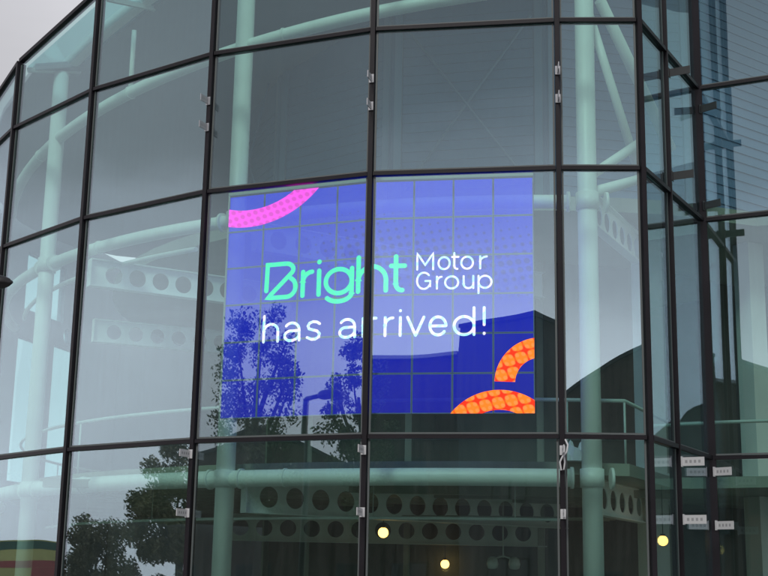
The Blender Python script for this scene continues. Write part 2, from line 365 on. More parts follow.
# core wall with lap siding, upper storey
core = thing('siding_wall', 'grey horizontal lap siding wall with pale posts inside the upper drum', 'wall', (CX, CY, 6.8))
VA = [143.0, 168.0, 193.1, 218.4, 243.7, 269.0, 294.3, 319.6]
for q in range(len(VA) - 1):
    a = Vector(cpt(5.55, VA[q], 0)); b = Vector(cpt(5.55, VA[q + 1], 0)); d = (b - a).normalized(); n = Vector((d.y, -d.x, 0))
    if n.dot(a - Vector((CX, CY, 0))) < 0: n = -n
    me0 = None; L = (b - a).length - 0.36
    for k in range(int((min(rz(a.x), rz(b.x)) - 6.95) / 0.16)):
        if me0 is None:
            mb = MB(); mb.hexa([(-L / 2, -0.030, 0), (L / 2, -0.030, 0), (L / 2, 0, 0), (-L / 2, 0, 0), (-L / 2, -0.012, 0.158), (L / 2, -0.012, 0.158), (L / 2, 0, 0.158), (-L / 2, 0, 0.158)])
            me0 = mb.mesh('board', 'siding')
        bo = bpy.data.objects.new('board', me0); COL.objects.link(bo); bo.parent = core
        c = (a + b) / 2 + n * 0.004
        bo.location = Vector((c.x, c.y, 6.81 + k * 0.16)) - core.location; bo.rotation_euler = (0, 0, math.atan2(n.x, -n.y))
    MB().bar(a - n * .06 + Vector((0, 0, 6.8)), b - n * .06 + Vector((0, 0, 6.8)), (0, 0, 1), 0.1, 0.02).build('base_rail', 'post', core)
    MB().hexa([*(p + Vector((0, 0, z or rz(p.x) - .11)) for z in (6.82, 0) for p in (a - n * .10, b - n * .10, b - n * .002, a - n * .002))]).build('backing', 'siding', core)
    for p, s in ((a, 1), (b, -1)):
        c = p + d * s * 0.10
        MB().bar((c.x, c.y, 6.82), (c.x, c.y, rz(c.x) - .11), n, 0.12, 0.10).build('post', 'post', core)
    if q in (2, 4):
        for s in (1, -1):
            e0 = (a + d * 0.2 if s > 0 else b - d * 0.2) + n * 0.12; e1 = (b - d * 0.2 if s > 0 else a + d * 0.2) + n * 0.12 * (1.0 if s > 0 else 1.35)
            MB().tube([(e0.x, e0.y, 7.55), (e1.x, e1.y, 10.35)], 0.018, 8).build('brace_rod', 'post', core)
# inner walls of the lower storeys
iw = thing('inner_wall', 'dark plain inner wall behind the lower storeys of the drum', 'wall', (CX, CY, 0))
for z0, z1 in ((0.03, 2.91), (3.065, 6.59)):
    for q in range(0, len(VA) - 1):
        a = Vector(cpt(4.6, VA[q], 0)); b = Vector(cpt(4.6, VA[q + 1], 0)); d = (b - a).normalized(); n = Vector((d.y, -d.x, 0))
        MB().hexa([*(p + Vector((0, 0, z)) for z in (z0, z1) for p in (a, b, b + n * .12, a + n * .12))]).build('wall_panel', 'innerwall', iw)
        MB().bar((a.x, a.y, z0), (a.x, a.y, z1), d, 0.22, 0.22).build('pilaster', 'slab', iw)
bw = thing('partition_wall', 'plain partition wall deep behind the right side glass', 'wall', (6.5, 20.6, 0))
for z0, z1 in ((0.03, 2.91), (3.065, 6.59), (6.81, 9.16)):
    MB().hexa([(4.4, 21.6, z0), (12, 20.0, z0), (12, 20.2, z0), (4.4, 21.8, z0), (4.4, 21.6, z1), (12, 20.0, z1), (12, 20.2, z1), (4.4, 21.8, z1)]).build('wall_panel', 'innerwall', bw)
# rear wall of the drum with windows onto the sky behind
rw = thing('rear_wall', 'grey rear wall with tall windows and round portholes seen through the left panes', 'wall', (-7.2, 27.4, 0))
P0 = Vector((-7.76, 25.2, 0)); P1 = Vector((-6.30, 30.4, 0)); dr = (P1 - P0).normalized(); Lr = (P1 - P0).length
rects = [(0.98, 1.92, 3.5, 6.42), (2.42, 3.42, 3.5, 6.50), (1.12, 2.72, 7.02, 8.22)]
holes = [(1.72, 6.68, 0.15), (2.95, 6.77, 0.17), (3.42, 7.45, 0.20)]
me = holed_plate('wall_panel', Lr, 9.0, holes, 0.16, 'rearwall', rects)
o = link('wall_panel', me, None); o.parent = rw
Xr = dr; Yr = Vector((0, 0, 1)); Zr = Xr.cross(Yr)
o.matrix_local = Matrix.Translation(P0 - rw.location) @ Matrix(((Xr.x, Yr.x, Zr.x, 0), (Xr.y, Yr.y, Zr.y, 0), (Xr.z, Yr.z, Zr.z, 0), (0, 0, 0, 1)))
for x0, x1, z0, z1 in rects + [(x - r, x + r, z - r, z + r) for x, z, r in holes]:
    a = P0 + dr * x0; b = P0 + dr * x1
    MB().hexa([*(p + Vector((0, 0, z)) for z in (z0, z1) for p in (a - Zr * .006, b - Zr * .006, b + Zr * .006, a + Zr * .006))]).build('window_pane', 'rearglass', rw)
rear_arc = [cpt(10.1, a, 0) for a in range(152, 88, -8)]
rear_arc[0] = (P1.x, P1.y, 0)
for a, b in zip(rear_arc[:-1], rear_arc[1:]):
    a = Vector(a); b = Vector(b)
    d = (b - a).normalized(); n = Vector((-d.y, d.x, 0)) * 0.16
    MB().hexa([*(p + Vector((0, 0, z)) for z in (0.03, 9.0) for p in (a, b, b + n, a + n))]).build('wall_panel', 'rearwall', rw)

# ------------------------------------------------------------------ steelwork
RC = RD - 0.73
cols = [((-5.04, 18.95), 0.115, 'white round steel column inside the far left curved panes'),
        ((-1.92, 16.27), 0.118, 'white round steel column passing behind the left edge of the lit screen'),
        ((2.44, 15.15), 0.118, 'white round steel column standing right of the lit screen')]
GC = 'round columns inside the glass drum'
for (x, y), r, lab in cols:
    t = thing('steel_column', lab, 'column', (x, y, 0), GC)
    MB().tube([(x, y, 0.03), (x, y, rz(x) - .12)], r, 28).build('shaft', 'steel', t)
    for z in (2.85, 6.17):
        MB().tube([(x, y, z - 0.105), (x, y, z + 0.105)], r + 0.022, 28).build('collar', 'steel', t)
        for s in (-1, 1):
            aa = math.degrees(math.atan2(y - CY, x - CX))
            p = cpt(RC, aa + s * 1.30, z); q = cpt(RC, aa + s * 1.5, z)
            MB().tube([p, q], 0.125, 24).build('flange', 'steel', t)
    MB().bar((x, y, 0.03), (x, y, 0.06), (1, 0, 0), 0.4, 0.4).build('base_plate', 'steel', t)
rings = [(arc(RC, 184, 268, 2.85, 60), 0.105, 'pale round ring tube curving behind the lowest row of panes', 'steel'),
         (arc(RC, 184, 268, 6.17, 60), 0.085, 'white round ring tube at the top of the screen row', 'steel'),
         (arc(RC, 196, 262, 7.80, 60, 8.92), 0.085, 'white round tube rising to the right behind the upper panes', 'steel'),
         ([(p[0], p[1], rz(p[0]) + .02) for p in arc(RC - .1, 170, 262, 9.0, 60)], 0.11, 'white round tube just under the roof edge at upper left', 'steel'),
         (arc(RC - 0.35, 196, 236, 5.98, 30), 0.035, 'thin white pipe running just below the ring tube at left', 'steel')]
for pts, r, lab, m in rings:
    t = thing('ring_tube', lab, 'beam', pts[len(pts) // 2])
    MB().tube(pts, r, 18).build('tube', m, t)
    if r > 0.05:
        for f in (0.25, 0.5, 0.75):
            k = int(len(pts) * f); a, b = Vector(pts[k]), Vector(pts[k + 1]); d = (b - a).normalized()
            MB().tube([a - d * 0.012, a + d * 0.012], r + 0.012, 18).build('joint_sleeve', m, t)
for p, q, r, lab in (((-3.66, 17.5, 8.32), (-3.66, 17.5, 9.32), 0.035, 'slender white post standing on the rising tube at upper left'),
                     ((2.52, 15.25, 8.66), (3.20, 15.75, 6.72), 0.055, 'white diagonal brace falling right from the column beside the screen'),
                     ((2.72, 15.6, 9.02), (3.9, 17.0, 7.5), 0.075, 'thick white diagonal brace behind the upper right pane'),
                     ((2.54, 15.25, 6.56), (3.22, 15.62, 7.12), 0.06, 'white diagonal brace rising right from the column beside the screen')):
    tag(MB().tube([p, q], r, 14).build('brace', 'steel', None), lab, 'brace')
MBt = MB().tube([(2.50, 15.22, 6.30), (3.25, 15.52, 6.62)], [0.075, 0.055], 14); tag(MBt.build('stub_beam', 'steel'), 'short tapered white beam leaving the right column below the transom', 'beam')

def cellular(p0, p1, zc, dep, n_holes, hr, lab, m='steel', first=0.35):
    p0 = Vector((*p0, 0)); p1 = Vector((*p1, 0)); d = (p1 - p0).normalized(); L = (p1 - p0).length; s = Vector((0, 0, 1)); n = d.cross(s)
    t = thing('cellular_beam', lab, 'beam', ((p0 + p1) / 2 + Vector((0, 0, zc))), 'floor beams with round holes')
    st = (L - first * 2) / (n_holes - 1)
    me = holed_plate('web', L, dep, [(first + k * st, dep / 2, hr) for k in range(n_holes)], 0.014, m)
    o = link('web', me, None); o.parent = t
    o.matrix_local = Matrix.Translation(p0 + Vector((0, 0, zc - dep / 2)) - t.location) @ Matrix(((d.x, 0, n.x, 0), (d.y, 0, n.y, 0), (0, 1, 0, 0), (0, 0, 0, 1)))
    for z in (zc - dep / 2 - 0.008, zc + dep / 2 + 0.008):
        MB().bar(p0 + Vector((0, 0, z)), p1 + Vector((0, 0, z)), s, 0.14, 0.014).build('flange', m, t)
    MB().bar(p0 + Vector((0, 0, zc)) - d * .012, p0 + Vector((0, 0, zc)), s, 0.16, dep + 0.03).build('end_plate', m, t)
cellular((-1.72, 16.72), (2.75, 19.6), 2.68, 0.40, 13, 0.135, 'floor beam with round holes in the lowest row, left of the lamps', 'steel')
cellular((2.62, 16.05), (4.35, 19.5), 2.70, 0.40, 9, 0.13, 'floor beam with round holes in the lowest row, right of the column')
cellular((-4.12, 17.78), (-1.4, 19.30), 5.80, 0.36, 8, 0.125, 'floor beam with round holes behind the left pane beside the screen')
cellular((-4.9, 21.7), (-1.5, 23.2), 5.72, 0.36, 9, 0.125, 'farther lower floor beam with round holes behind the left pane')
cellular((-1.72, 16.72), (2.4, 19.3), 6.08, 0.36, 12, 0.125, 'floor beam with round holes showing through the lit screen', 'steel')
cellular((2.62, 16.0), (4.2, 19.2), 6.33, 0.40, 9, 0.13, 'floor beam with round holes behind the pane right of the screen')
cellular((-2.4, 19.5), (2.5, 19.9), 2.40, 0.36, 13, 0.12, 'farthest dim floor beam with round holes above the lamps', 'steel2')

hr = thing('handrail', 'thin pale handrail along the first floor edge behind the glass', 'handrail', (0.9, 15.6, 3.06))
pts = arc(8.98, 150, 271, 3.82, 60) + [(2.92, 15.62, 3.82), (3.95, 17.75, 3.82), (6.5, 16.6, 3.82), (8.1, 15.8, 3.82)]
MB().tube(pts, 0.024, 10).build('rail', 'rail', hr)
for a in range(156, 272, 16):
    p = cpt(8.98, a, 3.06); MB().tube([p, (p[0], p[1], 3.80)], 0.014, 8).build('post', 'rail', hr)
for p in ((2.92, 15.62), (3.95, 17.75), (6.5, 16.6)): MB().tube([(*p, 3.06), (*p, 3.80)], 0.014, 8).build('post', 'rail', hr)

# ------------------------------------------------------------------ LED screen, two flat leaves meeting behind the fourth mullion
S = 0.465; SL = 0.494; SR = 0.469; ZT = 6.31; OFF = 0.20
d3, n3, L3 = fdir(3, 4); d4, n4, L4 = fdir(4, 5)
def isect(o):
    a = Vector((*MU[4], 0)) - n3 * o; b = Vector((*MU[4], 0)) - n4 * o
    # a + d3*s = b + d4*t
    det = d3.x * (-d4.y) + d4.x * d3.y; rx, ry = b.x - a.x, b.y - a.y
    s_ = (rx * (-d4.y) + d4.x * ry) / det; return a + d3 * s_
def uv3(u, v, out=0.0):     # u columns 0..8, v rows 0..-6
    K = isect(OFF - out)
    p = K + (d3 if u < 4 else d4) * ((u - 4) * (SL if u < 4 else SR))
    return Vector((p.x, p.y, ZT + v * S))
def screen_mat(name, kind):
    m = bpy.data.materials.new(name); m.use_nodes = True; t = m.node_tree; t.nodes.clear(); N = t.nodes.new; Lk = t.links.new
    out = N('ShaderNodeOutputMaterial'); em = N('ShaderNodeEmission'); uvn = N('ShaderNodeUVMap'); sep = N('ShaderNodeSeparateXYZ')
    Lk(uvn.outputs[0], sep.inputs[0])
    def math_(op, a, b=None, c=None):
        n = N('ShaderNodeMath'); n.operation = op
        for i, x in enumerate((a, b, c)):
            if x is None: continue
            if isinstance(x, (int, float)): n.inputs[i].default_value = x
            else: Lk(x, n.inputs[i])
        return n.outputs[0]
    def mixc(f, a, b):
        n = N('ShaderNodeMixRGB')
        if isinstance(f, (int, float)): n.inputs[0].default_value = f
        else: Lk(f, n.inputs[0])
        for i, x in ((1, a), (2, b)):
            if isinstance(x, tuple): n.inputs[i].default_value = (*x, 1)
            else: Lk(x, n.inputs[i])
        return n.outputs[0]
    U, V = sep.outputs[0], sep.outputs[1]
    def dots(scale, size, shear=0.25):
        a = math_('ADD', math_('MULTIPLY', U, scale), math_('MULTIPLY', V, scale * shear)); b = math_('ADD', math_('MULTIPLY', V, scale), math_('MULTIPLY', U, -scale * shear * .5))
        a = math_('SUBTRACT', math_('FRACT', a), 0.5); b = math_('SUBTRACT', math_('FRACT', b), 0.5)
        r = math_('SQRT', math_('ADD', math_('MULTIPLY', a, a), math_('MULTIPLY', b, b)))
        return math_('MULTIPLY', math_('SUBTRACT', size, r), 9.0)
    def clamp(x): return math_('MINIMUM', math_('MAXIMUM', x, 0.0), 1.0)
    if kind == 'base':
        # halftone fading from a diagonal band through the upper half
        g = math_('SUBTRACT', 1.0, math_('ABSOLUTE', math_('MULTIPLY', math_('ADD', math_('ADD', V, 2.0), math_('MULTIPLY', math_('SUBTRACT', U, 5.2), 0.10)), 0.62)))
        g2 = math_('MULTIPLY', clamp(g), clamp(math_('MULTIPLY', math_('SUBTRACT', U, 1.2), 0.4)))
        dm = clamp(dots(4.6, math_('MULTIPLY', g2, 0.42)))
        low = clamp(math_('MULTIPLY', math_('ADD', V, 6.0), 0.1667))
        c = mixc(low, (0.016, 0.018, 0.44), (0.004, 0.024, 0.74))  # blue brightens upward, mostly painting in mirrored sky above dark roofs
        c = mixc(math_('MULTIPLY', dm, 0.9), c, (0.006, 0.008, 0.36))
        Lk(c, em.inputs[0]); em.inputs[1].default_value = 1.0
        tr = N('ShaderNodeBsdfTransparent'); tr.inputs[0].default_value = (0.15, 0.15, 0.17, 1)
        ad = N('ShaderNodeAddShader'); Lk(em.outputs[0], ad.inputs[0]); Lk(tr.outputs[0], ad.inputs[1]); Lk(ad.outputs[0], out.inputs[0])
        return m
    if kind == 'magenta':
        c = mixc(math_('MULTIPLY', clamp(dots(5.0, 0.38, 0.5)), 0.55), (1.7, 0.04, 1.15), (0.85, 0.0, 0.50))
    elif kind == 'orange':
        k = clamp(dots(3.0, 0.52, 0.4)); w = clamp(dots(6.0, 0.38, 0.4))
        c = mixc(k, (2.3, 0.05, 0.005), (2.6, 0.34, 0.02)); c = mixc(math_('MULTIPLY', w, 0.38), c, (2.4, 0.55, 0.20))
    elif kind == 'cyan':
        n = N('ShaderNodeTexNoise'); n.inputs['Scale'].default_value = 9.0; Lk(uvn.outputs[0], n.inputs['Vector'])
        c = mixc(clamp(math_('MULTIPLY', math_('SUBTRACT', n.outputs['Fac'], 0.42), 5.0)), (0.0, 1.15, 0.52), (0.0, 1.0, 0.68))
    else:
        n = N('ShaderNodeTexNoise'); n.inputs['Scale'].default_value = 7.0; Lk(uvn.outputs[0], n.inputs['Vector'])
        c = mixc(clamp(math_('MULTIPLY', math_('SUBTRACT', n.outputs['Fac'], 0.40), 5.0)), (0.75, 1.35, 1.7), (1.9, 1.15, 1.45))
    Lk(c, em.inputs[0]); Lk(em.outputs[0], out.inputs[0]); return m
SM = {k: screen_mat('screen_' + k, k) for k in ('base', 'magenta', 'orange', 'cyan', 'white')}
def set_uv(me, uvs):
    ul = me.uv_layers.new(name='UVMap')
    for lp in me.loops: ul.data[lp.index].uv = uvs[lp.vertex_index]
K0 = uv3(4, -6)
screen = thing('led_screen', 'large bent blue LED mesh screen with advert lettering hung behind the glass', 'screen', (K0.x, K0.y, K0.z))
def from_uv(name, verts, faces, m, out, parent):
    me = bpy.data.meshes.new(name); me.from_pydata([tuple(uv3(u, v, out + e)) for u, v, e in verts], [], faces); me.update()
    me.materials.append(m); set_uv(me, [(u, v) for u, v, e in verts]); return link(name, me, parent)
for c in range(8):
    for r in range(6):
        u0, u1, v0, v1 = c + .004, c + .996 - (0.002 if c == 3 else 0), -r - .996, -r - .004
        p = from_uv('panel', [(u0, v0, 0), (u1, v0, 0), (u1, v1, 0), (u0, v1, 0)], [(0, 1, 2, 3)], SM['base'], 0.0, screen)
        # slim cabinet frame, four bars with depth
        w = 0.020; vv = []; ff = []
        ring = [(u0, v0), (u1, v0), (u1, v1), (u0, v1)]; ri = [(u0 + w, v0 + w), (u1 - w, v0 + w), (u1 - w, v1 - w), (u0 + w, v1 - w)]
        for e in (0.004, -0.035):
            vv += [(a, b, e) for a, b in ring] + [(a, b, e) for a, b in ri]
        for k in range(4):
            k2 = (k + 1) % 4
            ff += [(k, k2, 4 + k2, 4 + k), (8 + k, 12 + k, 12 + k2, 8 + k2), (k, 8 + k, 8 + k2, k2), (4 + k, 4 + k2, 12 + k2, 12 + k)]
        fo = from_uv('frame', vv, ff, M['cabinet'], 0.0, screen)
        fo.parent = p; fo.matrix_parent_inverse = p.matrix_parent_inverse.copy(); p.matrix_parent_inverse = Matrix.Translation(-screen.location); fo.matrix_parent_inverse = Matrix()
for a, b in ((0, 3.998), (4.002, 8)):
    p, q = uv3(a, 0.07), uv3(b, 0.07); MB().bar(p, q, (0, 0, 1), 0.05, 0.05).build('top_rail', 'rail', screen)
# lettering drawn as round-ended strokes
def ribbon(paths, w, name, m, out, parent, cap=True):
    verts = []; faces = []
    for si, path in enumerate(paths):
        e = si * 0.0006
        pts = [Vector((x, y)) for x, y in path]
        fine = [pts[0]]
        for a, b in zip(pts[:-1], pts[1:]):
            n = max(1, int((b - a).length / 0.12))
            fine += [a + (b - a) * (i + 1) / n for i in range(n)]
        pts = fine
        if len(pts) < 2: pts = [pts[0] - Vector((0.001, 0)), pts[0]]
        base = len(verts); n = len(pts)
        for i, p in enumerate(pts):
            t0 = (p - pts[i - 1]).normalized() if i > 0 else None; t1 = (pts[i + 1] - p).normalized() if i < n - 1 else None
            t = ((t0 or t1) + (t1 or t0)); t = t.normalized() if t.length > 1e-6 else (t0 or t1)
            nn = Vector((-t.y, t.x)); k = min(1.6, 1.0 / max(0.5, nn.dot(Vector((-(t0 or t1).y, (t0 or t1).x)))))
            verts += [(*(p + nn * w / 2 * k), e), (*(p - nn * w / 2 * k), e)]
        for i in range(n - 1):
            a = base + 2 * i; faces.append((a + 1, a + 3, a + 2, a))
        if cap:
            for p, t in ((pts[0], (pts[0] - pts[1]).normalized()), (pts[-1], (pts[-1] - pts[-2]).normalized())):
                nn = Vector((-t.y, t.x)); b0 = len(verts)
                for k in range(7):
                    a = math.pi * k / 6; q = p + nn * (w / 2 * math.cos(a)) + t * (w / 2 * math.sin(a)); verts.append((*q, e + 0.0002))
                faces.append(tuple(b0 + k for k in range(7)))
    return from_uv(name, verts, faces, m, out, parent)
def ar(cx, cy, rx, ry, a0, a1, n=18): return [(cx + rx * math.cos(R(a0 + (a1 - a0) * i / n)), cy + ry * math.sin(R(a0 + (a1 - a0) * i / n))) for i in range(n + 1)]
def glyph(ch, w, X, A):
    h = w / 2
    if ch == 'h': return [[(0, 0), (0, A)], [(0, X - h)] + ar(h, X - h, h, h, 180, 0) + [(w, 0)]]
    if ch == 'a': return [[(0.10 * w, X * .84)] + ar(h * .95, X - h * .85, h * .95, h * .85, 130, 5, 10) + [(w * .97, 0)], [(w * .97, X * .55), (w * .45, X * .55)] + ar(w * .38, X * .275, w * .36, X * .275, 90, 270, 10) + [(w * .55, 0), (w * .85, X * .12), (w * .97, X * .28)]]
    if ch == 's': return [[(w * .93, X * .86), (w * .72, X * .97), (w * .45, X), (w * .18, X * .92), (w * .07, X * .76), (w * .16, X * .60), (w * .45, X * .53), (w * .75, X * .46), (w * .93, X * .30), (w * .88, X * .12), (w * .62, 0), (w * .35, 0), (w * .03, X * .12)]]
    if ch == 'r': return [[(0, 0), (0, X)], [(0, X * .55)] + ar(w, X * .55, w, X * .43, 180, 92, 10)]
    if ch == 'i': return [[(0, 0), (0, X)], [(0, X * 1.36), (0.001, X * 1.38)]]
    if ch == 'v': return [[(0, X), (h, 0)], [(h, 0), (w, X)]]
    if ch == 'e': return [[(0.03 * w, X * .50), (w * .98, X * .50)], ar(h, X / 2, h, X / 2, 2, 322, 26)]
    if ch == 'd': return [ar(h, X / 2, h, X / 2, 0, 360, 30), [(w, 0), (w, A)]]
    if ch == '!': return [[(0, A), (0, A * .36)], [(0, A * .03), (0.001, A * .05)]]
    if ch == 'o': return [ar(h, X / 2, h, X / 2, 0, 360, 30)]
    if ch == 't': return [[(w * .35, A * .98), (w * .35, X * .28)] + ar(w * .80, X * .28, w * .45, X * .28, 180, 275, 10), [(0, X), (w, X)]]
    if ch == 'u': return [[(0, X), (0, h)] + ar(h, h, h, h, 180, 360) + [(w, X)], [(w, h), (w, 0)]]
    if ch == 'p': return [ar(h, X / 2, h, X / 2, 0, 360, 30), [(0, X), (0, -X * .42)]]
    if ch == 'M': return [[(0, 0), (0, A), (h, A * .28), (w, A), (w, 0)]]
    if ch == 'G': return [ar(h, A / 2, h, A / 2, 42, 325, 30) + [(w * .97, A * .18), (w * .97, A * .48)], [(w * .97, A * .48), (w * .62, A * .48)]]
    if ch == 'g': return [ar(h, X / 2, h, X / 2, 0, 360, 34), [(w, X), (w, -X * .02)] + ar(h, -X * .02, h, X * .32, 0, -150, 16)]
    if ch == 'B': return [[(0, .22 * A), (0.02 * w, A), (.62 * w, A)] + ar(.64 * w, A * .82, .25 * w, A * .18, 82, -35, 10) + [(.05 * w, 0), (.66 * w, 0)] + ar(.68 * w, A * .29, .30 * w, A * .29, -85, 62, 14)]
def word(name, items, base, X, A, w, m, out=0.012):
    root = None
    for ch, u0, cw in items:
        P = [[(u0 + x, base + y) for x, y in path] for path in glyph(ch, cw, X, A)]
        o = ribbon(P, w, 'letter', m, out, screen)
        o.name = 'letter'
# "Bright" in turquoise, "Motor / Group" and "has arrived!" in white
word('bright', [('B', 1.15, .81), ('r', 2.14, .25), ('i', 2.57, 0), ('g', 2.755, .685), ('h', 3.61, .71), ('t', 4.45, .34)], -2.88, 0.63, 0.89, 0.12, SM['cyan'])
word('motor', [('M', 5.106, .40), ('o', 5.64, .28), ('t', 5.98, .16), ('o', 6.21, .29), ('r', 6.68, .17)], -2.36, 0.31, 0.42, 0.05, SM['white'])
word('group', [('G', 5.106, .34), ('r', 5.605, .12), ('o', 5.81, .325), ('u', 6.27, .24), ('p', 6.64, .32)], -2.86, 0.31, 0.42, 0.05, SM['white'])
word('has', [('h', 1.125, .385), ('a', 1.69, .41), ('s', 2.29, .36), ('a', 3.15, .41), ('r', 3.76, .34), ('r', 4.32, .20), ('i', 4.70, 0), ('v', 4.88, .41), ('e', 5.44, .40), ('d', 6.04, .49), ('!', 6.78, 0)], -4.04, 0.46, 0.68, 0.072, SM['white'])
def ring(cx, cy, ri, ro, a0, a1, m, tilt=0.0):
    bm = bmesh.new(); NA = 64; NR = 4; g = []
    for i in range(NA + 1):
        a = R(a0 + (a1 - a0) * i / NA)
        g.append([bm.verts.new((cx + (ri + (ro - ri) * j / NR) * math.cos(a), cy + (ri + (ro - ri) * j / NR) * math.sin(a), 0)) for j in range(NR + 1)])
    for i in range(NA):
        for j in range(NR): bm.faces.new((g[i][j], g[i][j + 1], g[i + 1][j + 1], g[i + 1][j]))
    for co, no in (((0.003, 0, 0), (-1, 0, 0)), ((7.997, 0, 0), (1, 0, 0)), ((0, -0.003, 0), (0, 1, 0)), ((0, -5.997, 0), (0, -1, 0))):
        bmesh.ops.bisect_plane(bm, geom=bm.verts[:] + bm.edges[:] + bm.faces[:], plane_co=co, plane_no=no, clear_outer=True)
    bm.verts.index_update(); vv = [(v.co.x, v.co.y, 0) for v in bm.verts]; ff = [tuple(v.index for v in f.verts) for f in bm.faces]; bm.free()
    return from_uv('ring_graphic', vv, ff, m, 0.010, screen)
ring(0.55, 1.66, 2.09, 2.56, 180, 360, SM['magenta'])
ring(7.15, -6.93, 1.02, 1.51, 20, 160, SM['orange'])
ring(8.15, -5.25, 0.62, 1.12, 90, 178, SM['orange'])

# ------------------------------------------------------------------ lamps and small things inside
def pendant(x, y, z, r, lab):
    t = thing('pendant_lamp', lab, 'lamp', (x, y, z), 'lit globe lamps')
    MB().tube([(x, y, z + r * .95), (x, y, 2.90)], 0.006, 6).build('cord', 'black', t)
    MB().lathe([(.004, r * 1.35), (.03, r * 1.3), (.035, r * .9)], (x, y, z), 12).build('cap', 'black', t)
    MB().lathe([(max(.002, r * math.sin(math.pi * k / 12)), -r * math.cos(math.pi * k / 12)) for k in range(13)], (x, y, z), 20).build('globe', 'lampglow', t)
pendant(0.05, 18.0, 2.30, 0.070, 'lit warm globe lamp hanging in the middle of the lowest row')
pendant(0.99, 20.0, 1.93, 0.065, 'lowest lit warm globe lamp, below and right of the middle one')
pendant(3.61, 16.9, 2.22, 0.065, 'lit warm globe lamp behind the recessed corner glass at right')
pendant(2.92, 18.6, 1.93, 0.035, 'tiny lit lamp low behind the right column')
t = thing('ceiling_light', 'unlit twin shade ceiling light hanging on a pale stem', 'lamp', (1.77, 19, 2.9))
MB().tube([(1.77, 19, 2.90), (1.77, 19, 2.02)], 0.010, 8).build('stem', 'shade', t)
MB().tube([(1.64, 19, 2.0), (1.77, 19, 2.04), (1.91, 19, 2.0)], 0.012, 8).build('arm', 'shade', t)
for x in (1.62, 1.93): MB().lathe([(.03, .05), (.07, .02), (.085, -.05), (.07, -.11), (.03, -.125)], (x, 19, 1.98), 16).build('shade', 'shade', t)
sv = thing('ceiling_pipe', 'thin pale pipe curving under the ground floor ceiling', 'pipe', cpt(8.5, 240, 2.42))
MB().tube(arc(8.5, 200, 268, 2.42, 40), 0.02, 8).build('pipe', 'steel2', sv)
for a in range(204, 268, 12): MB().tube([cpt(8.5, a, 2.42), cpt(8.5, a, 2.91)], 0.006, 6).build('hanger', 'steel2', sv)
sv = thing('cable_tray', 'dark cable tray hung under the ceiling behind the holed beams', 'tray', cpt(6.8, 240, 2.5))
for r_ in (6.65, 6.95): MB().tube(arc(r_, 205, 275, 2.52, 40), 0.018, 6).build('side_rail', 'slab', sv)
for a in range(206, 275, 3): MB().bar(cpt(6.65, a, 2.515), cpt(6.95, a, 2.515), (0, 0, 1), 0.04, 0.01).build('rung', 'slab', sv)
for (x, y), lab in (((3.72, 18.0), 'pale square post seen through the recessed corner glass'), ((5.35, 18.6), 'pale square post seen through the right side wall of glass')):
    t = thing('square_post', lab, 'column', (x, y, 0.03))
    for z0, z1 in ((.03, 2.91), (3.065, 6.59)):
        MB().bar((x, y, z0), (x, y, z1), (0.5, -0.86, 0), 0.30, 0.30).build('shaft', 'steel2', t)
        MB().bar((x, y, z0), (x, y, z0 + .1), (0.5, -0.86, 0), 0.34, 0.34).build('skirting', 'rail', t)
for k in range(9):
    y = 17.6 + k * 0.75
    jo = MB().box(-4.5 + k * .1, 4.0, y - .05, y + .05, 2.80, 2.913).build('joist', 'slab', None); jo.parent = iw; jo.matrix_parent_inverse = Matrix.Translation(-iw.location)
# crumpled plastic on the floor edge by the right column
mb = MB(); nx, ny = 14, 8
for j in range(ny + 1):
    for i in range(nx + 1):
        u, v = i / nx, j / ny; e = min(u, 1 - u, v, 1 - v) * 4
        mb.v.append((2.12 + 0.42 * u, 15.33 + 0.30 * v, 3.066 + min(1, e) * (0.12 + 0.12 * random.random()) + 0.04 * math.sin(u * 17 + v * 5) * min(1, e)))
for j in range(ny):
    for i in range(nx): a = j * (nx + 1) + i; mb.f.append((a, a + 1, a + nx + 2, a + nx + 1))
b0 = len(mb.v); mb.v += [(2.12, 15.33, 3.062), (2.54, 15.33, 3.062), (2.54, 15.63, 3.062), (2.12, 15.63, 3.062)]; mb.f.append((b0 + 3, b0 + 2, b0 + 1, b0))
tag(mb.build('plastic_sheet', 'plastic'), 'crumpled white plastic sheet on the floor edge beside the right column', 'sheet')
# loose white cable looped on the mullion right of the screen
pts = [(2.02, 14.33, 3.20), (2.045, 14.31, 3.14), (2.03, 14.30, 3.06), (1.985, 14.30, 3.01), (1.955, 14.30, 2.95), (1.965, 14.30, 2.86), (2.0, 14.31, 2.87), (2.01, 14.31, 2.95), (2.0, 14.32, 3.03)]
tag(MB().tube(pts, 0.010, 8).build('cable', 'plate'), 'short looped white cable clipped to the mullion right of the screen', 'cable')

# ------------------------------------------------------------------ black lamp head on a pole at the left edge of the frame
t = thing('street_lamp', 'black rounded lamp head poking in at the left edge', 'lamp', (-4.25, 12.0, 0))
MB().tube([(-4.25, 12, 0.0), (-4.25, 12, 2.4), (-4.25, 12, 4.30)], [0.06, 0.05, 0.045], 14).build('pole', 'black', t)
MB().tube([(-4.25, 12, 4.30), (-3.95, 12, 4.32)], 0.035, 12).build('arm', 'black', t)
MB().tube([(-3.98 + 0.48 * k / 14, 12, 4.325) for k in range(15)], [0.035, .058, .068, .074, .077, .078, .078, .078, .077, .075, .071, .064, .054, .038, .008], 18).build('lamp_head', 'black', t)
MB().tube([(-4.25, 12, 0.0), (-4.25, 12, 0.25)], 0.09, 14).build('base', 'black', t)

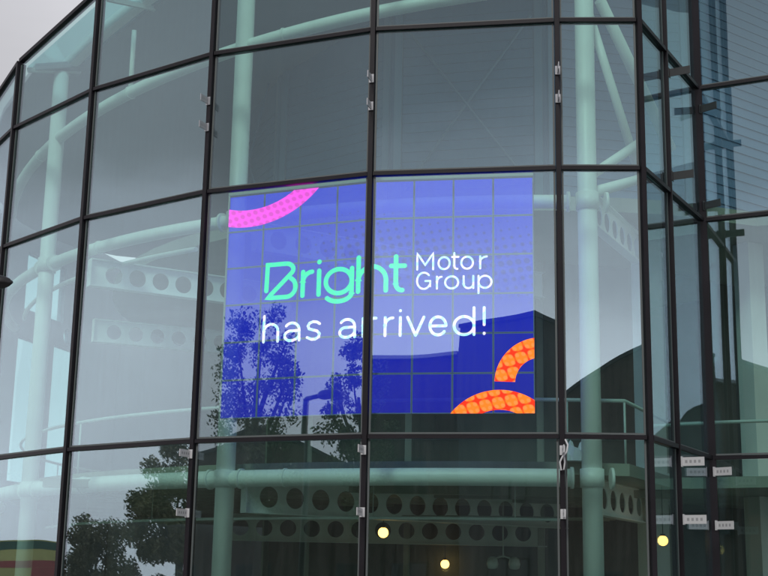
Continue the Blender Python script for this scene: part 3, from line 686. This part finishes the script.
# ------------------------------------------------------------------ what stands across the road (seen mirrored in the panes)
def house(name, lab, x0, x1, yf, depth, prof, wall, roofm, wins=(), group=None, rot=0.0):
    """prof: gable outline [(x,z)...] of the street front from left eave to right eave; roof slabs follow it"""
    cxm = (x0 + x1) / 2
    t = thing(name, lab, 'house', (cxm, yf, -0.12), group)
    X = lambda x, y, z: (x - cxm, y - yf, z + 0.12)
    n = len(prof); v = [X(x1, yf, -0.1), X(x0, yf, -0.1)] + [X(x, yf, z) for x, z in prof]
    v2 = [X(x1, yf - depth, -0.1), X(x0, yf - depth, -0.1)] + [X(x, yf - depth, z) for x, z in prof]
    k = n + 2; mb = MB(); mb.add(v + v2, [tuple(range(k)), tuple(reversed(range(k, 2 * k)))] + [(i, k + i, k + (i + 1) % k, (i + 1) % k) for i in range(k)])
    o = mb.build('wall', wall); o.parent = t
    for (a, za), (b, zb) in zip(prof[:-1], prof[1:]):
        mb = MB(); mb.hexa([X(a, yf + .25, za + .02), X(b, yf + .25, zb + .02), X(b, yf - depth - .25, zb + .02), X(a, yf - depth - .25, za + .02),
                            X(a, yf + .25, za + .16), X(b, yf + .25, zb + .16), X(b, yf - depth - .25, zb + .16), X(a, yf - depth - .25, za + .16)])
        o = mb.build('roof', roofm); o.parent = t
    for wx, wz, ww, wh in wins:
        o = MB().hexa([X(wx, yf + .04, wz), X(wx + ww, yf + .04, wz), X(wx + ww, yf + .002, wz), X(wx, yf + .002, wz), X(wx, yf + .04, wz + wh), X(wx + ww, yf + .04, wz + wh), X(wx + ww, yf + .002, wz + wh), X(wx, yf + .002, wz + wh)]).build('window', 'slate'); o.parent = t
        for s in (0, 1):
            a, b = wx + .06 + s * (ww / 2 - .02), wx + ww / 2 - .04 + s * (ww / 2 - .02)
            q = MB().hexa([X(a, yf + .05, wz + .06), X(b, yf + .05, wz + .06), X(b, yf + .041, wz + .06), X(a, yf + .041, wz + .06), X(a, yf + .05, wz + wh - .06), X(b, yf + .05, wz + wh - .06), X(b, yf + .041, wz + wh - .06), X(a, yf + .041, wz + wh - .06)]).build('pane', 'pane2'); q.parent = o
    t.rotation_euler = (0, 0, rot)
    return t
GH = 'dark buildings across the road'
house('gabled_house', 'dark steep roofed building mirrored in the right half of the screen', -7.7, 1.6, -16.8, 10, [(-7.75, 10.75), (-4.95, 11.1), (-2.2, 9.6), (1.6, 6.4)], 'render', 'slate',
      [(-6.6, 1.0, 1.4, 1.5), (-3.6, 1.0, 1.4, 1.5), (-6.6, 4.4, 1.4, 1.5), (-3.6, 4.4, 1.4, 1.5)], GH)
house('gabled_house', 'dark gabled house whose roof slope shows right of the screen', 2.0, 14.0, -17.5, 10, [(2.0, 6.9), (3.7, 8.2), (6.3, 9.9), (8.5, 11.6), (14.0, 7.5)], 'brick', 'slate',
      [(4.0, 1.0, 1.5, 1.5), (9.0, 1.0, 1.5, 1.5), (6.0, 4.6, 1.5, 1.5), (9.0, 4.6, 1.5, 1.5)], GH)
house('flat_roofed_block', 'low flat roofed dark block mirrored under the lettering', -14.2, -7.95, -17.6, 9, [(-14.2, 9.75), (-7.95, 9.75)], 'brick', 'trim',
      [(-13.0, 1.0, 1.4, 1.5), (-10.5, 1.0, 1.4, 1.5), (-13.0, 4.6, 1.4, 1.5), (-10.5, 4.6, 1.4, 1.5)], GH)
house('gabled_house', 'dark house mirrored in the right side wall of glass', -18.9, -13.5, -9.2, 9, [(-18.9, 9.0), (-16.1, 10.2), (-13.5, 9.2)], 'brick', 'slate',
      [(-18.3, 1.0, 1.4, 1.5), (-15.9, 1.0, 1.4, 1.5), (-18.3, 4.2, 1.4, 1.5), (-15.9, 4.2, 1.4, 1.5)], GH, rot=R(-38))
house('long_house', 'long low dark house behind the trees mirrored left of the lettering', -37, -25.5, -9.5, 8, [(-37, 5.6), (-31, 7.6), (-25.5, 5.6)], 'brick', 'slate',
      [(-35, 1.0, 1.4, 1.5), (-32, 1.0, 1.4, 1.5), (-28, 1.0, 1.4, 1.5)], GH, rot=R(-48))

def tree(lab, x, y, h, rx, rz, zc, nleaf, ls, leafm, seed, limbs=7, group='trees across the road'):
    rnd = random.Random(seed)
    t = thing('leafy_tree', lab, 'tree', (x, y, -0.14), group)
    mb = MB(); top = zc + rz * 0.3
    mb.tube([(x, y, -0.14), (x + .05, y, zc * .4), (x - .05, y + .05, zc * .8), (x, y, top)], [h * .026, h * .02, h * .013, h * .005], 10)
    tips = []
    for k in range(limbs):
        a = 2 * math.pi * k / limbs + rnd.random(); z0 = zc * (.45 + .5 * rnd.random()); rr = rx * (.55 + .4 * rnd.random())
        e = (x + rr * math.cos(a), y + rr * math.sin(a), min(h * .93, z0 + rz * (.5 + .7 * rnd.random())))
        mid = (x + rr * .5 * math.cos(a), y + rr * .5 * math.sin(a), (z0 + e[2]) / 2 - .15)
        mb.tube([(x, y, z0), mid, e], [h * .010, h * .006, h * .002], 6); tips.append(e); tips.append(mid)
    mb.build('trunk', 'bark', t)
    cl = []
    for k in range(46):
        while True:
            a, b, c = rnd.uniform(-1, 1), rnd.uniform(-1, 1), rnd.uniform(-1, 1)
            if .25 < a * a + b * b + c * c < 1: break
        tp = 1 - .35 * max(0, c)
        cl.append((x + a * rx * tp, y + b * rx * tp, zc + c * rz, rnd.uniform(.18, .34) * rx))
    cl += [(*e, .24 * rx) for e in tips]
    lv = MB()
    for k in range(nleaf):
        q = rnd.choice(cl); d = Vector((rnd.gauss(0, 1), rnd.gauss(0, 1), rnd.gauss(0, .8))); d = d.normalized() * q[3] * (rnd.random() ** .45)
        p = Vector(q[:3]) + d
        if p.z > h or p.z < 0.3: continue
        n = Vector((rnd.gauss(0, 1), rnd.gauss(0, 1), rnd.gauss(0, 1) + .6)).normalized(); u = n.orthogonal().normalized(); w = n.cross(u); s = ls * rnd.uniform(.6, 1.3)
        lv.add([p - u * s, p - w * s * .45, p + u * s, p + w * s * .45], [(0, 1, 2, 3)])
    lv.build('crown', leafm, t)
    return t
tree('tall loose leafed tree mirrored at the left end of the screen', -25.9, -5.3, 12.6, 1.9, 4.2, 8.2, 9500, .08, 'leaf', 1)
tree('leafy tree mirrored behind the mullion in the middle of the screen', -23.2, -7.6, 10.8, 1.35, 3.6, 7.0, 9000, .08, 'leaf', 2)
tree('smaller leafy tree mirrored just right of the middle mullion', -11.0, -14.6, 10.5, 1.4, 3.2, 7.2, 8000, .08, 'leaf', 3)
tree('broad olive green tree mirrored in the bottom left pane', -33.9, 10.7, 6.6, 1.75, 2.9, 3.7, 24000, .085, 'leaf2', 4)
tree('low bushy tree mirrored at the foot of the bottom left pane', -36.0, 13.3, 4.0, 1.5, 1.6, 2.0, 14000, .08, 'leaf2', 5)
tree('bushy tree beside the broad olive tree', -33.0, 7.6, 7.2, 2.0, 3.0, 4.0, 15000, .09, 'leaf2', 6)
# painted hoarding mirrored at the lower left corner
t = thing('hoarding', 'yellow and red painted hoarding mirrored in the lower left corner pane', 'hoarding', (-34.8, 27.0, -0.14))
o = []
def hb(name, y0, y1, z0, z1, m, off=0.0): MB().box(-34.86, -34.80 + off, y0, y1, z0, z1).build(name, m, t)
M['h_yellow'] = mat('hoarding_yellow', (0.75, 0.70, 0.26), 0.6, 0, 0.15, 1.0); M['h_red'] = mat('hoarding_red', (0.55, 0.12, 0.12), 0.6, 0, 0.15, 2.0)
M['h_green'] = mat('hoarding_green', (0.07, 0.16, 0.12), 0.6, 0, 0.2, 1.0)
for k in range(7): hb('board', 23.6 + k * 1.3, 24.88 + k * 1.3, 0.25, 3.0, 'h_yellow')
hb('stripe', 23.6, 32.7, 2.70, 2.96, 'h_green', .01); hb('stripe', 23.6, 32.7, 2.12, 2.34, 'h_red', .012); hb('stripe', 23.6, 32.7, 1.22, 1.42, 'h_red', .014)
hb('red_panel', 26.2, 27.4, 1.425, 2.115, 'h_red', .016)
for k in range(8): MB().box(-34.98, -34.87, 23.65 + k * 1.28, 23.75 + k * 1.28, -.14, 2.4).build('post', 'bark', t)
